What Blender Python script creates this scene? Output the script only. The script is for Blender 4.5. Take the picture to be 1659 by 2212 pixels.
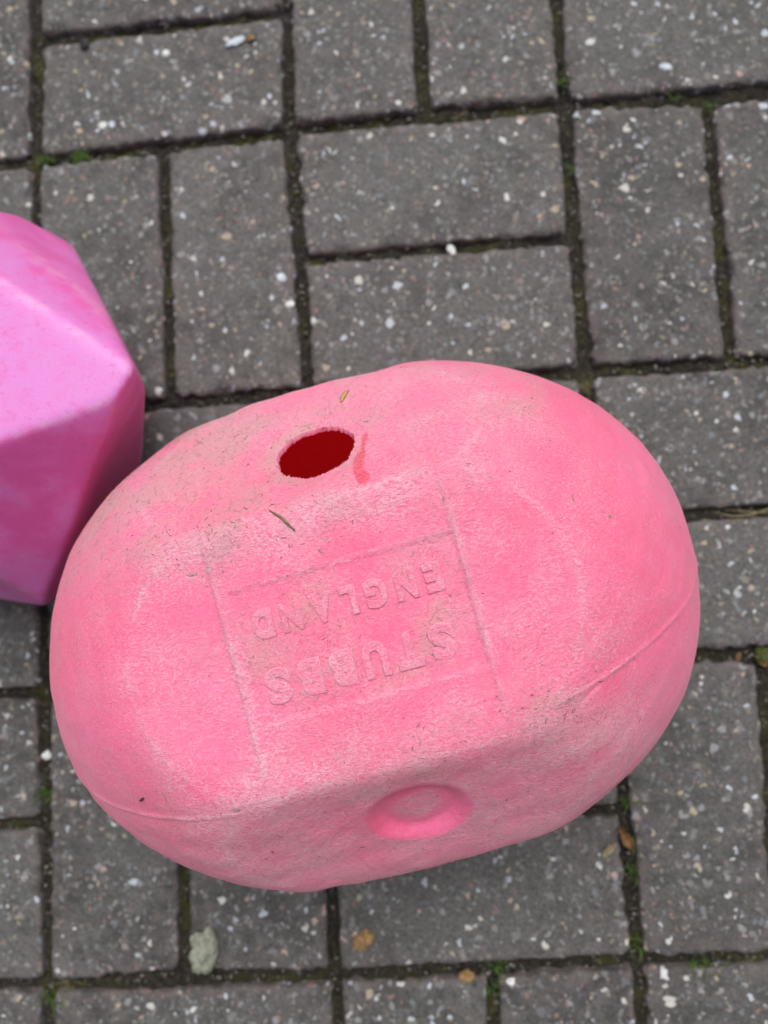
import bpy, bmesh, math, random
import numpy as np
from mathutils import Matrix, Vector

scene = bpy.context.scene
col = scene.collection
for o in list(bpy.data.objects):
    bpy.data.objects.remove(o)

# ------------------------------------------------------------------ camera
cam_data = bpy.data.cameras.new('camera')
cam = bpy.data.objects.new('camera', cam_data); col.objects.link(cam)
cam.matrix_world = Matrix(((0.99584816, 0.06493749, 0.06379319, 0.29289503),
                           (-0.05855824, 0.99353758, -0.09723171, -0.35072373),
                           (-0.06969492, 0.09309241, 0.99321519, 0.53601245),
                           (0, 0, 0, 1)))
cam_data.sensor_fit = 'VERTICAL'
cam_data.sensor_height = 36.0
cam_data.lens = 36.0 * 1600.0 / 2212.0
cam_data.clip_start = 0.01
cam_data.clip_end = 50
cam_data.dof.use_dof = True
cam_data.dof.focus_distance = 0.315
cam_data.dof.aperture_fstop = cam_data.lens / 4.3
scene.camera = cam
scene.cycles.max_bounces = 8

# ------------------------------------------------------------------ sky, sun, exposure
SUN_EL, SUN_AZ = math.radians(62), math.radians(8)     # azimuth clockwise from +Y (the far side)
world = bpy.data.worlds.new('World'); scene.world = world
world.use_nodes = True
wn, wl = world.node_tree.nodes, world.node_tree.links
wn.clear()
sky = wn.new('ShaderNodeTexSky'); sky.sky_type = 'NISHITA'; sky.sun_disc = False
sky.sun_elevation = SUN_EL; sky.sun_rotation = SUN_AZ
sky.air_density = 1.0; sky.dust_density = 6.0; sky.ozone_density = 1.0
hsv = wn.new('ShaderNodeHueSaturation'); hsv.inputs['Saturation'].default_value = 0.35   # grey overcast
bg = wn.new('ShaderNodeBackground'); bg.inputs['Strength'].default_value = 0.10
wo = wn.new('ShaderNodeOutputWorld')
wl.new(sky.outputs[0], hsv.inputs['Color']); wl.new(hsv.outputs[0], bg.inputs['Color']); wl.new(bg.outputs[0], wo.inputs['Surface'])
sd = bpy.data.lights.new('sun', 'SUN'); sd.energy = 1.5; sd.angle = math.radians(38); sd.color = (1.0, 0.985, 0.965)
so = bpy.data.objects.new('sun', sd); col.objects.link(so)
sdir = Vector((math.sin(SUN_AZ) * math.cos(SUN_EL), math.cos(SUN_AZ) * math.cos(SUN_EL), math.sin(SUN_EL)))
so.rotation_euler = (-sdir).to_track_quat('-Z', 'Y').to_euler()
so.location = (0.3, 0.6, 2.0)
vs = scene.view_settings
vs.view_transform = 'Standard'; vs.look = 'None'; vs.gamma = 1.0; vs.use_curve_mapping = False
vs.exposure = 0.40

random.seed(7)
rng = np.random.RandomState(11)

# ------------------------------------------------------------------ helpers
def tag(o, label=None, cat=None, group=None, kind=None):
    if label: o['label'] = label
    if cat: o['category'] = cat
    if group: o['group'] = group
    if kind: o['kind'] = kind
    return o

def link(name, me, mat=None, parent=None, smooth=True):
    o = bpy.data.objects.new(name, me); col.objects.link(o)
    if mat: me.materials.append(mat)
    if parent: o.parent = parent
    if smooth and len(me.polygons):
        me.polygons.foreach_set('use_smooth', np.ones(len(me.polygons), bool))
    return o

def mesh(name, v, f):
    me = bpy.data.meshes.new(name)
    me.from_pydata([tuple(p) for p in v], [], [tuple(int(i) for i in q) for q in f])
    me.update()
    return me

def sinfield(seed, n, fmin, fmax):
    """smooth band-limited random field in 3D, about -1..1"""
    r = np.random.RandomState(seed)
    k = r.normal(size=(n, 3)); k /= np.linalg.norm(k, axis=1)[:, None]
    k *= np.exp(r.uniform(np.log(fmin), np.log(fmax), (n, 1))) * 2 * np.pi
    ph = r.uniform(0, 6.283, n); a = np.ones(n) * math.sqrt(2.0 / n) * 0.7
    def f(p):
        p = np.atleast_2d(p); out = np.zeros(len(p))
        for i in range(n): out += a[i] * np.sin(p @ k[i] + ph[i])
        return out
    return f

def sstep(a, b, x):
    t = np.clip((x - a) / (b - a), 0, 1); return t * t * (3 - 2 * t)

class NT:
    """small node-tree writer"""
    def __init__(s, name):
        s.m = bpy.data.materials.new(name); s.m.use_nodes = True
        s.t = s.m.node_tree; s.t.nodes.clear()
        s.out = s.t.nodes.new('ShaderNodeOutputMaterial')
    def n(s, typ, **kw):
        nd = s.t.nodes.new(typ)
        for k, v in kw.items(): setattr(nd, k, v)
        return nd
    def set(s, sock, v):
        if isinstance(v, bpy.types.NodeSocket): s.t.links.new(v, sock)
        elif v is not None: sock.default_value = v
    def math(s, op, a, b=None, c=None, clamp=False):
        nd = s.n('ShaderNodeMath', operation=op, use_clamp=clamp)
        s.set(nd.inputs[0], a); s.set(nd.inputs[1], b)
        if c is not None: s.set(nd.inputs[2], c)
        return nd.outputs[0]
    def vmath(s, op, a, b=None, scale=None):
        nd = s.n('ShaderNodeVectorMath', operation=op)
        s.set(nd.inputs[0], a)
        if b is not None: s.set(nd.inputs[1], b)
        if scale is not None: s.set(nd.inputs['Scale'], scale)
        return nd.outputs['Value'] if op in ('LENGTH', 'DOT_PRODUCT', 'DISTANCE') else nd.outputs[0]
    def noise(s, vec, scale, detail=4, rough=0.55, dist=0.0, typ='FBM', colour=False):
        nd = s.n('ShaderNodeTexNoise', noise_dimensions='3D', noise_type=typ)
        s.set(nd.inputs['Vector'], vec); nd.inputs['Scale'].default_value = scale
        nd.inputs['Detail'].default_value = detail; nd.inputs['Roughness'].default_value = rough
        nd.inputs['Distortion'].default_value = dist
        return nd.outputs['Color' if colour else 'Fac']
    def voro(s, vec, scale, feature='F1', rnd=1.0):
        nd = s.n('ShaderNodeTexVoronoi', voronoi_dimensions='3D', feature=feature)
        s.set(nd.inputs['Vector'], vec); nd.inputs['Scale'].default_value = scale
        nd.inputs['Randomness'].default_value = rnd
        return nd.outputs
    def ramp(s, fac, a, b, lo=0.0, hi=1.0, smooth=True):
        nd = s.n('ShaderNodeMapRange', interpolation_type='SMOOTHSTEP' if smooth else 'LINEAR', clamp=True)
        s.set(nd.inputs['Value'], fac); s.set(nd.inputs['From Min'], a); s.set(nd.inputs['From Max'], b)
        s.set(nd.inputs['To Min'], lo); s.set(nd.inputs['To Max'], hi)
        return nd.outputs['Result']
    def mix(s, fac, a, b, mode='MIX'):
        nd = s.n('ShaderNodeMix', data_type='RGBA', blend_type=mode, clamp_factor=True)
        s.set(nd.inputs['Factor'], fac)
        for sock, v in ((nd.inputs[6], a), (nd.inputs[7], b)):
            if isinstance(v, tuple) and len(v) == 3: v = (*v, 1.0)
            s.set(sock, v)
        return nd.outputs[2]
    def attr(s, name):
        nd = s.n('ShaderNodeAttribute', attribute_name=name); return nd.outputs['Fac']
    def sep(s, col_):
        nd = s.n('ShaderNodeSeparateColor'); s.set(nd.inputs[0], col_); return nd.outputs
    def bump(s, h, strength, dist, normal=None):
        nd = s.n('ShaderNodeBump'); nd.inputs['Strength'].default_value = strength
        nd.inputs['Distance'].default_value = dist; s.set(nd.inputs['Height'], h)
        if normal is not None: s.set(nd.inputs['Normal'], normal)
        return nd.outputs[0]
    def bsdf(s, base, rough=0.6, spec=0.4, normal=None, **kw):
        nd = s.n('ShaderNodeBsdfPrincipled')
        if isinstance(base, tuple) and len(base) == 3: base = (*base, 1.0)
        s.set(nd.inputs['Base Color'], base); s.set(nd.inputs['Roughness'], rough)
        s.set(nd.inputs['Specular IOR Level'], spec)
        if normal is not None: s.set(nd.inputs['Normal'], normal)
        for k, v in kw.items(): s.set(nd.inputs[k.replace('_', ' ')], v)
        return nd
    def done(s, shader):
        s.t.links.new(shader, s.out.inputs['Surface']); return s.m

# ------------------------------------------------------------------ materials
def mat_paver():
    t = NT('worn_concrete_paver')
    pos = t.n('ShaderNodeNewGeometry').outputs['Position']
    rnd = t.n('ShaderNodeObjectInfo').outputs['Random']
    edge = t.attr('edge')
    w1 = t.noise(pos, 210, 2, 0.5, colour=True)
    w = t.vmath('ADD', pos, t.vmath('SCALE', t.vmath('SUBTRACT', w1, (0.5, 0.5, 0.5)), scale=0.0075))
    big = t.noise(pos, 11, 3, 0.65)
    mid = t.noise(pos, 70, 4, 0.7)
    fine = t.noise(pos, 430, 3, 0.7)
    c = t.mix(t.ramp(mid, 0.32, 0.70), (0.036, 0.0355, 0.034), (0.116, 0.116, 0.111))
    c = t.mix(t.ramp(big, 0.40, 0.66, 0, 0.75), c, (0.118, 0.121, 0.116))
    c = t.mix(t.ramp(big, 0.47, 0.34, 0, 0.45), c, (0.056, 0.055, 0.053))
    c = t.mix(t.ramp(rnd, 0.0, 1.0, 0.0, 0.30), c, (0.060, 0.057, 0.056))
    c = t.mix(t.ramp(t.math('FRACT', t.math('MULTIPLY', rnd, 7.3)), 0.0, 1.0, 0.0, 0.28), c, (0.150, 0.150, 0.142))
    c = t.mix(t.ramp(fine, 0.36, 0.60), t.mix(0.62, c, (0.026, 0.024, 0.022)), c)
    pk = t.math('MULTIPLY', t.ramp(mid, 0.35, 0.6), t.math('ADD', t.math('MULTIPLY', edge, 0.42), 0.06))
    c = t.mix(pk, c, (0.150, 0.112, 0.110))
    c = t.mix(t.ramp(t.noise(pos, 17, 3, 0.6, 0.4), 0.60, 0.70, 0, 0.55), c, (0.034, 0.032, 0.031))
    def chips(scale, keep, rmin, rmax, c, pal, soft=0.10, off=(0, 0, 0)):
        v = t.voro(t.vmath('ADD', w, off), scale)
        rgb = t.sep(v['Color'])
        on = t.math('LESS_THAN', rgb[0], keep)
        rad = t.ramp(rgb[1], 0.0, 1.0, rmin, rmax, smooth=False)
        m = t.math('MULTIPLY', t.ramp(v['Distance'], t.math('SUBTRACT', rad, soft), rad, 1.0, 0.0), on)
        r = t.n('ShaderNodeValToRGB'); r.color_ramp.interpolation = 'CONSTANT'
        els = r.color_ramp.elements
        els[0].position = 0.0; els[0].color = (*pal[0], 1)
        els[1].position = 1.0 / len(pal); els[1].color = (*pal[1], 1)
        for i in range(2, len(pal)):
            e = els.new(i / len(pal)); e.color = (*pal[i], 1)
        t.set(r.inputs[0], rgb[2])
        shade = t.mix(t.ramp(fine, 0.3, 0.7, 0.0, 0.30), r.outputs[0], (0.12, 0.12, 0.12))
        return t.mix(t.math('MULTIPLY', m, 0.9), c, shade)
    greys = [(0.21, 0.20, 0.20), (0.15, 0.155, 0.17), (0.28, 0.25, 0.23), (0.27, 0.165, 0.145), (0.040, 0.042, 0.048), (0.24, 0.225, 0.185), (0.18, 0.20, 0.215), (0.115, 0.10, 0.09), (0.30, 0.30, 0.31)]
    dull = [tuple(x * 0.85 for x in g) for g in greys]
    pale = [(0.48, 0.53, 0.58), (0.56, 0.55, 0.51), (0.42, 0.44, 0.52), (0.36, 0.40, 0.42), (0.50, 0.48, 0.51), (0.42, 0.30, 0.26), (0.62, 0.63, 0.62), (0.40, 0.34, 0.24)]
    c = chips(280, 0.50, 0.22, 0.58, c, dull)
    c = chips(160, 0.30, 0.20, 0.52, c, dull, off=(1.3, 0.7, 0.2))
    c = chips(240, 0.075, 0.2, 0.60, c, pale, off=(3.1, 1.7, 0.4))
    c = chips(140, 0.060, 0.20, 0.52, c, pale, off=(0.1, 4.7, 0.8))
    c = chips(98, 0.034, 0.20, 0.44, c, pale, soft=0.06, off=(2.1, 2.7, 1.8))
    h = t.math('ADD', t.math('MULTIPLY', fine, 0.7), t.math('MULTIPLY', mid, 0.8))
    nrm = t.bump(h, 0.85, 0.0018)
    b = t.bsdf(c, 0.72, 0.35, nrm)
    return t.done(b.outputs[0])

def mat_bed():
    t = NT('mossy_joint_sand')
    pos = t.n('ShaderNodeNewGeometry').outputs['Position']
    a = t.noise(pos, 300, 5, 0.7); b_ = t.noise(pos, 22, 3, 0.6); g = t.noise(pos, 90, 4, 0.6)
    c = t.mix(t.ramp(a, 0.35, 0.7), (0.012, 0.011, 0.009), (0.048, 0.042, 0.034))
    c = t.mix(t.math('MULTIPLY', t.ramp(b_, 0.44, 0.62), t.ramp(g, 0.42, 0.6, 0.1, 0.8)), c, (0.050, 0.050, 0.011))
    v = t.voro(pos, 420); rgb = t.sep(v['Color'])
    st = t.math('MULTIPLY', t.math('LESS_THAN', rgb[0], 0.10), t.ramp(v['Distance'], 0.25, 0.45, 1, 0))
    c = t.mix(t.math('MULTIPLY', st, 0.7), c, (0.16, 0.15, 0.13))
    nrm = t.bump(t.math('ADD', a, t.math('MULTIPLY', g, 1.2)), 1.0, 0.003)
    return t.done(t.bsdf(c, 0.9, 0.2, nrm).outputs[0])

def mat_pink(name='faded_pink_plastic'):
    t = NT(name)
    tc = t.n('ShaderNodeTexCoord'); P = tc.outputs['Object']
    wear = t.attr('wear'); dirt_shade = t.attr('dirt_shade'); stain = t.attr('stain'); gouge = t.attr('gouge')
    # wandering direction so that the abrasion has no grid
    wv = t.noise(P, 26, 3, 0.6, colour=True)
    W = t.vmath('ADD', P, t.vmath('SCALE', t.vmath('SUBTRACT', wv, (0.5, 0.5, 0.5)), scale=0.010))
    big = t.noise(P, 13, 4, 0.6)
    blot = t.noise(W, 60, 5, 0.65)
    def stretched(sx, sy, sz, rot=0.0):
        mp = t.n('ShaderNodeMapping'); t.set(mp.inputs['Vector'], W); mp.inputs['Scale'].default_value = (sx, sy, sz); mp.inputs['Rotation'].default_value = (0.2, 0.1, rot)
        return mp.outputs[0]
    f1 = t.noise(stretched(1, 2.4, 2.4, 0.45), 520, 4, 0.72, 0.3)
    f2 = t.noise(stretched(1, 2.6, 2.6, 1.45), 460, 4, 0.72, 0.3)
    fibre = t.math('ADD', t.math('MULTIPLY', f1, 0.5), t.math('MULTIPLY', f2, 0.5))
    grain = t.noise(stretched(1.5, 1, 1), 900, 2, 0.6)
    # scratches: thin randomly turned rods, two sizes
    def scratches(scale, keep, half_len, half_w, off):
        Q = t.vmath('ADD', P, off)
        v = t.voro(Q, scale); rgb = t.sep(v['Color'])
        dv = t.vmath('SUBTRACT', t.vmath('SCALE', Q, scale=scale), t.vmath('SCALE', v['Position'], scale=scale))
        ang = t.math('MULTIPLY', rgb[1], 6.283)
        sx = t.n('ShaderNodeSeparateXYZ'); t.set(sx.inputs[0], dv)
        ca, sa = t.math('COSINE', ang), t.math('SINE', ang)
        lx = t.math('ADD', t.math('MULTIPLY', sx.outputs[0], ca), t.math('MULTIPLY', sx.outputs[1], sa))
        ly = t.math('SUBTRACT', t.math('MULTIPLY', sx.outputs[1], ca), t.math('MULTIPLY', sx.outputs[0], sa))
        ly = t.math('ADD', ly, t.math('MULTIPLY', t.math('MULTIPLY', lx, lx), t.math('SUBTRACT', rgb[2], 0.5)))
        m = t.math('MULTIPLY', t.ramp(t.math('DIVIDE', t.math('ABSOLUTE', lx), t.math('ADD', t.math('MULTIPLY', rgb[2], 0.8), 0.2)), half_len * 0.6, half_len, 1, 0), t.ramp(t.math('ABSOLUTE', ly), half_w * 0.4, half_w, 1, 0))
        return t.math('MULTIPLY', m, t.math('LESS_THAN', rgb[0], keep)), rgb
    s1, r1 = scratches(52, 0.40, 0.42, 0.020, (3.3, 1.1, 0.2))
    s2, r2 = scratches(150, 0.45, 0.40, 0.050, (0.3, 2.1, 1.2))
    s3, r3 = scratches(165, 0.50, 0.38, 0.050, (5.3, 0.1, 2.2))
    s5, r5 = scratches(84, 0.42, 0.40, 0.026, (9.3, 4.1, 3.2))
    # base pink with slow fading
    c = t.mix(t.ramp(big, 0.32, 0.7), (0.89, 0.125, 0.270), (0.90, 0.170, 0.360))
    c = t.mix(t.ramp(blot, 0.42, 0.68, 0, 0.22), c, (0.90, 0.270, 0.430))
    c = t.mix(t.math('MULTIPLY', wear, 0.30), c, (0.82, 0.41, 0.50))      # chalky oxidised skin
    # pale abrasion, fine-grained everywhere, denser on worn places
    wm = t.ramp(t.math('ADD', fibre, t.math('MULTIPLY', t.math('SUBTRACT', wear, 0.4), 0.10)), 0.46, 0.62)
    wmask = t.math('MULTIPLY', wm, t.math('ADD', t.math('MULTIPLY', wear, 0.66), 0.22, clamp=True))
    wmask = t.math('MULTIPLY', wmask, t.ramp(t.noise(W, 34, 4, 0.7), 0.36, 0.62, 0.45, 1.25))
    c = t.mix(wmask, c, (0.86, 0.45, 0.565))
    c = t.mix(t.math('MULTIPLY', t.ramp(grain, 0.58, 0.72), t.math('MULTIPLY', wear, 0.42)), c, (0.93, 0.66, 0.72))
    c = t.mix(t.math('MULTIPLY', t.ramp(fibre, 0.46, 0.36), 0.35), c, (0.84, 0.085, 0.21))
    c = t.mix(t.math('MULTIPLY', s2, t.math('MULTIPLY', wear, 0.5)), c, (0.92, 0.60, 0.65))
    # ground-in dirt, plus the shade painted past the far crest: tan film, dark flecks, dark scratches
    film = t.math('MULTIPLY', t.ramp(t.math('ADD', blot, t.math('MULTIPLY', dirt_shade, 0.18)), 0.44, 0.74), dirt_shade)
    c = t.mix(t.math('MULTIPLY', film, 0.60), c, (0.55, 0.36, 0.335))
    fl = t.math('MULTIPLY', t.ramp(t.noise(W, 560, 3, 0.75, 1.0), 0.56, 0.64), t.math('ADD', t.math('MULTIPLY', dirt_shade, 1.1), 0.12, clamp=True))
    c = t.mix(t.math('MULTIPLY', fl, 0.66), c, (0.27, 0.17, 0.14))
    darks = t.math('MULTIPLY', t.math('MAXIMUM', s3, s5), t.math('ADD', t.math('MULTIPLY', dirt_shade, 0.8), 0.12, clamp=True))
    darks = t.math('MAXIMUM', darks, t.math('MULTIPLY', s1, t.math('ADD', t.math('MULTIPLY', dirt_shade, 0.4), 0.12, clamp=True)))
    c = t.mix(t.math('MULTIPLY', darks, 0.70), c, (0.25, 0.13, 0.11))
    v = t.voro(P, 360); vr = t.sep(v['Color'])
    dots = t.math('MULTIPLY', t.math('LESS_THAN', vr[0], 0.05), t.ramp(v['Distance'], 0.10, 0.20, 1, 0))
    c = t.mix(t.math('MULTIPLY', dots, 0.6), c, (0.14, 0.08, 0.06))
    # damp streak keeps the deep colour of clean plastic
    c = t.mix(t.math('MULTIPLY', stain, t.ramp(fibre, 0.40, 0.60, 0.95, 0.45)), c, t.mix(t.ramp(fibre, 0.42, 0.6), (0.74, 0.045, 0.09), (0.80, 0.085, 0.14)))
    # gouges packed with grey grit
    c = t.mix(t.ramp(t.math('ADD', gouge, t.math('MULTIPLY', t.math('SUBTRACT', fibre, 0.5), 1.2)), 0.40, 0.60), c, t.mix(t.ramp(grain, 0.4, 0.6), (0.20, 0.15, 0.125), (0.48, 0.36, 0.33)))
    h = t.math('ADD', fibre, t.math('MULTIPLY', grain, 0.3))
    h = t.math('MULTIPLY', h, t.math('ADD', t.math('MULTIPLY', wear, 0.8), 0.35))
    h = t.math('ADD', h, t.math('MULTIPLY', blot, 0.9))
    nrm = t.bump(h, 0.85, 0.0013)
    b = t.bsdf(c, t.math('SUBTRACT', 0.62, t.math('MULTIPLY', stain, 0.2)), 0.35, nrm)
    b.inputs['Sheen Weight'].default_value = 0.20
    b.inputs['Sheen Roughness'].default_value = 0.4
    # the inside of the hollow wall is clean, and the thin wall lets red light through
    tr = t.n('ShaderNodeBsdfTranslucent'); tr.inputs['Color'].default_value = (1.0, 0.03, 0.04, 1)
    clean = t.n('ShaderNodeBsdfDiffuse'); clean.inputs['Color'].default_value = (0.86, 0.09, 0.17, 1)
    side = t.n('ShaderNodeMixShader'); t.set(side.inputs[0], t.n('ShaderNodeNewGeometry').outputs['Backfacing'])
    t.t.links.new(b.outputs[0], side.inputs[1]); t.t.links.new(clean.outputs[0], side.inputs[2])
    mx = t.n('ShaderNodeMixShader'); mx.inputs[0].default_value = 0.17
    t.t.links.new(side.outputs[0], mx.inputs[1]); t.t.links.new(tr.outputs[0], mx.inputs[2])
    return t.done(mx.outputs[0])

def mat_magenta():
    t = NT('glossy_magenta_plastic')
    P = t.n('ShaderNodeTexCoord').outputs['Object']
    edge = t.attr('wear'); facet_pale = t.attr('facet_pale')
    blot = t.noise(P, 30, 4, 0.6); b2 = t.noise(P, 120, 4, 0.65); fine = t.noise(P, 900, 3, 0.6)
    c = t.mix(t.ramp(blot, 0.36, 0.64), (0.66, 0.095, 0.37), (0.71, 0.150, 0.49))
    bl = t.ramp(t.math('ADD', facet_pale, t.math('MULTIPLY', t.math('SUBTRACT', blot, 0.5), 1.3)), 0.25, 0.75)
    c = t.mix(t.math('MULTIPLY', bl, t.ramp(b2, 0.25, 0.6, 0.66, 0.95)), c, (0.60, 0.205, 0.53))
    c = t.mix(t.math('MULTIPLY', edge, t.ramp(b2, 0.34, 0.62, 0.15, 0.55)), c, (0.72, 0.38, 0.54))
    c = t.mix(t.math('MULTIPLY', t.ramp(t.noise(P, 260, 4, 0.7), 0.56, 0.68), 0.40), c, (0.50, 0.09, 0.26))
    nrm = t.bump(t.math('ADD', fine, t.math('MULTIPLY', b2, 0.6)), 0.25, 0.0007)
    b = t.bsdf(c, 0.52, 0.42, nrm)
    b.inputs['Sheen Weight'].default_value = 0.05
    return t.done(b.outputs[0])

def mat_simple(name, a, b_, scale=300, rough=0.75, bump=0.6, spec=0.3, trans=None):
    t = NT(name)
    pos = t.n('ShaderNodeNewGeometry').outputs['Position']
    n1 = t.noise(pos, scale, 4, 0.65)
    c = t.mix(t.ramp(n1, 0.35, 0.66), a, b_)
    bs = t.bsdf(c, rough, spec, t.bump(n1, bump, 0.0012))
    if trans:
        tr = t.n('ShaderNodeBsdfTranslucent'); tr.inputs['Color'].default_value = (*trans, 1)
        mx = t.n('ShaderNodeMixShader'); mx.inputs[0].default_value = 0.3
        t.t.links.new(bs.outputs[0], mx.inputs[1]); t.t.links.new(tr.outputs[0], mx.inputs[2])
        return t.done(mx.outputs[0])
    return t.done(bs.outputs[0])

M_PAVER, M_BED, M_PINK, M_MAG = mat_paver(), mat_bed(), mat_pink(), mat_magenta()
M_FIBRE = mat_simple('torn_pale_fibre', (0.86, 0.42, 0.50), (0.90, 0.66, 0.69), 900, 0.6)
M_GRASS = mat_simple('green_grass', (0.075, 0.140, 0.028), (0.150, 0.235, 0.055), 200, 0.6, 0.1, 0.3, (0.16, 0.30, 0.05))
M_MOSS = mat_simple('yellow_green_moss', (0.035, 0.042, 0.010), (0.080, 0.088, 0.022), 500, 0.9, 0.4)
M_DRY = mat_simple('dry_grass', (0.22, 0.18, 0.10), (0.38, 0.33, 0.20), 300, 0.7, 0.2, 0.3, (0.4, 0.33, 0.2))
M_OCHRE = mat_simple('dry_leaf', (0.16, 0.095, 0.035), (0.32, 0.21, 0.09), 350, 0.7, 0.5)
M_BROWN = mat_simple('brown_leaf', (0.10, 0.05, 0.02), (0.21, 0.12, 0.05), 350, 0.7, 0.5)
M_MORTAR = mat_simple('pale_mortar', (0.15, 0.16, 0.12), (0.29, 0.305, 0.24), 260, 0.9, 1.0)
M_WHITE = mat_simple('white_quartz', (0.48, 0.50, 0.49), (0.66, 0.68, 0.66), 400, 0.6, 0.5)
M_BLUEP = mat_simple('blue_grey_pebble', (0.34, 0.40, 0.46), (0.52, 0.58, 0.62), 400, 0.6, 0.5)
M_BLACK = mat_simple('dark_pebble', (0.012, 0.012, 0.016), (0.035, 0.035, 0.042), 400, 0.6, 0.5)
M_GRIT = mat_simple('joint_grit', (0.05, 0.045, 0.04), (0.20, 0.185, 0.165), 120, 0.85, 0.5)
M_STRAW = mat_simple('straw', (0.34, 0.23, 0.08), (0.52, 0.37, 0.15), 500, 0.6, 0.3)
M_STEM = mat_simple('brown_stem', (0.15, 0.105, 0.055), (0.27, 0.20, 0.11), 700, 0.7, 0.4)
M_DARKCHIP = mat_simple('dark_chip', (0.02, 0.025, 0.015), (0.06, 0.062, 0.045), 900, 0.7, 0.4)
M_CRUMB = mat_simple('stuck_soil_crumb', (0.07, 0.045, 0.035), (0.26, 0.19, 0.16), 700, 0.8, 0.3)

# ------------------------------------------------------------------ ground: sandy bed with block paving
def axis(lo, hi, step, far):
    c = np.arange(lo, hi + step / 2, step)
    return np.r_[lo - far, lo - far * 0.3, c, hi + far * 0.3, hi + far]
gx, gy = axis(-0.16, 0.70, 0.004, 3.0), axis(-0.80, 0.22, 0.004, 3.0)
GX, GY = np.meshgrid(gx, gy)
fz = sinfield(5, 26, 12, 110)
gp = np.c_[GX.ravel(), GY.ravel(), np.zeros(GX.size)]
gp[:, 2] = -0.0068 + 0.0016 * fz(gp)
nx = len(gx); iy, ix = np.meshgrid(np.arange(len(gy) - 1), np.arange(nx - 1), indexing='ij')
i0 = (iy * nx + ix).ravel()
ground = link('ground', mesh('ground', gp, np.c_[i0, i0 + 1, i0 + 1 + nx, i0 + nx]), M_BED)
tag(ground, 'dark mossy sand bed in the joints of the grey block paving', kind='structure')

wob1, wob2, topn = sinfield(21, 20, 8, 40), sinfield(22, 20, 60, 260), sinfield(23, 18, 6, 60)
def paver(q, detail=True):
    q = np.array(q).reshape(4, 2)
    cen = q.mean(0)
    gap = 0.0044
    L = (np.linalg.norm(q[1] - q[0]) + np.linalg.norm(q[2] - q[3])) / 2
    H = (np.linalg.norm(q[3] - q[0]) + np.linalg.norm(q[2] - q[1])) / 2
    def ticks(length, g):
        g = g + rng.uniform(-0.0006, 0.0006, 2)
        a, b = g[0], length - g[1]
        e = [0, 0.0006, 0.0014, 0.0026, 0.0042, 0.007] if detail else [0, 0.003]
        m = np.linspace(a + e[-1], b - e[-1], max(2, int((b - a) / 0.005)) if detail else 3)
        return np.r_[[a + t for t in e[:-1]], m, [b - t for t in e[:-1]][::-1]] / length, a / length, b / length
    ts, s0, s1 = ticks(L, gap); tt, t0, t1 = ticks(H, gap)
    S, T = np.meshgrid(ts, tt)
    s, t = S.ravel(), T.ravel()
    base = np.c_[(1 - s) * (1 - t), s * (1 - t), s * t, (1 - s) * t] @ q
    # distance to the four edges, rounded corners
    es, et = np.minimum(s - s0, s1 - s) * L, np.minimum(t - t0, t1 - t) * H
    rc = 0.0045
    cs, ct = np.maximum(rc - es, 0), np.maximum(rc - et, 0)
    cd = np.hypot(cs, ct)
    k = np.where((cs > 0) & (ct > 0) & (cd > 1e-9), np.maximum(cs, ct) / np.maximum(cd, 1e-9), 1.0)
    uvec = np.c_[np.sign(0.5 - s) * cs * (1 - k), np.sign(0.5 - t) * ct * (1 - k)]
    dx = (q[1] - q[0]) / np.linalg.norm(q[1] - q[0]); dy = (q[3] - q[0]) / np.linalg.norm(q[3] - q[0])
    base = base + uvec[:, :1] * dx + uvec[:, 1:] * dy
    e = np.minimum(es, et); e = np.where((cs > 0) & (ct > 0), np.maximum(rc - cd, 0), e)
    p3 = np.c_[base, np.zeros(len(base))]
    near = np.exp(-e / 0.006)
    nrm = (base - cen); nrm /= np.linalg.norm(nrm, axis=1)[:, None] + 1e-9
    wob = 0.0009 * wob1(p3) + 0.0012 * wob2(p3)
    base = base + nrm * (wob * near)[:, None]
    re = 0.0042
    drop = np.where(e < re, re - np.sqrt(np.maximum(re * re - (re - np.minimum(e, re)) ** 2, 0)), 0) * 0.75
    chip = np.clip(wob2(p3 * 0.6 + 3.1) - 0.75, 0, 1) * near * 0.006
    tilt = rng.uniform(-0.006, 0.006, 2)
    z = -drop - chip + 0.00035 * topn(p3) + 0.00018 * wob2(p3) * (e > 0.001) + (base - cen) @ tilt + rng.uniform(-0.0006, 0.0006)
    V = np.c_[base - cen, z]
    n0, n1 = len(ts), len(tt)
    iy, ix = np.meshgrid(np.arange(n1 - 1), np.arange(n0 - 1), indexing='ij')
    a = (iy * n0 + ix).ravel()
    F = [tuple(f) for f in np.c_[a, a + n0, a + n0 + 1, a + 1]]
    ring = list(range(n0)) + [j * n0 + n0 - 1 for j in range(1, n1)] + [(n1 - 1) * n0 + i for i in range(n0 - 2, -1, -1)] + [j * n0 for j in range(n1 - 2, 0, -1)]
    b = len(V); low = V[ring].copy(); low[:, 2] = -0.03
    V = np.r_[V, low]; m = len(ring)
    F += [(ring[i], ring[(i + 1) % m], b + (i + 1) % m, b + i) for i in range(m)]
    pm = mesh('paver', V, F)
    pa = pm.attributes.new('edge', 'FLOAT', 'POINT'); pa.data.foreach_set('value', np.r_[np.exp(-e / 0.007), np.ones(m)].astype(np.float32))
    o = link('paver', pm, M_PAVER, ground)
    o.location = (cen[0], cen[1], 0)
    return o

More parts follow.
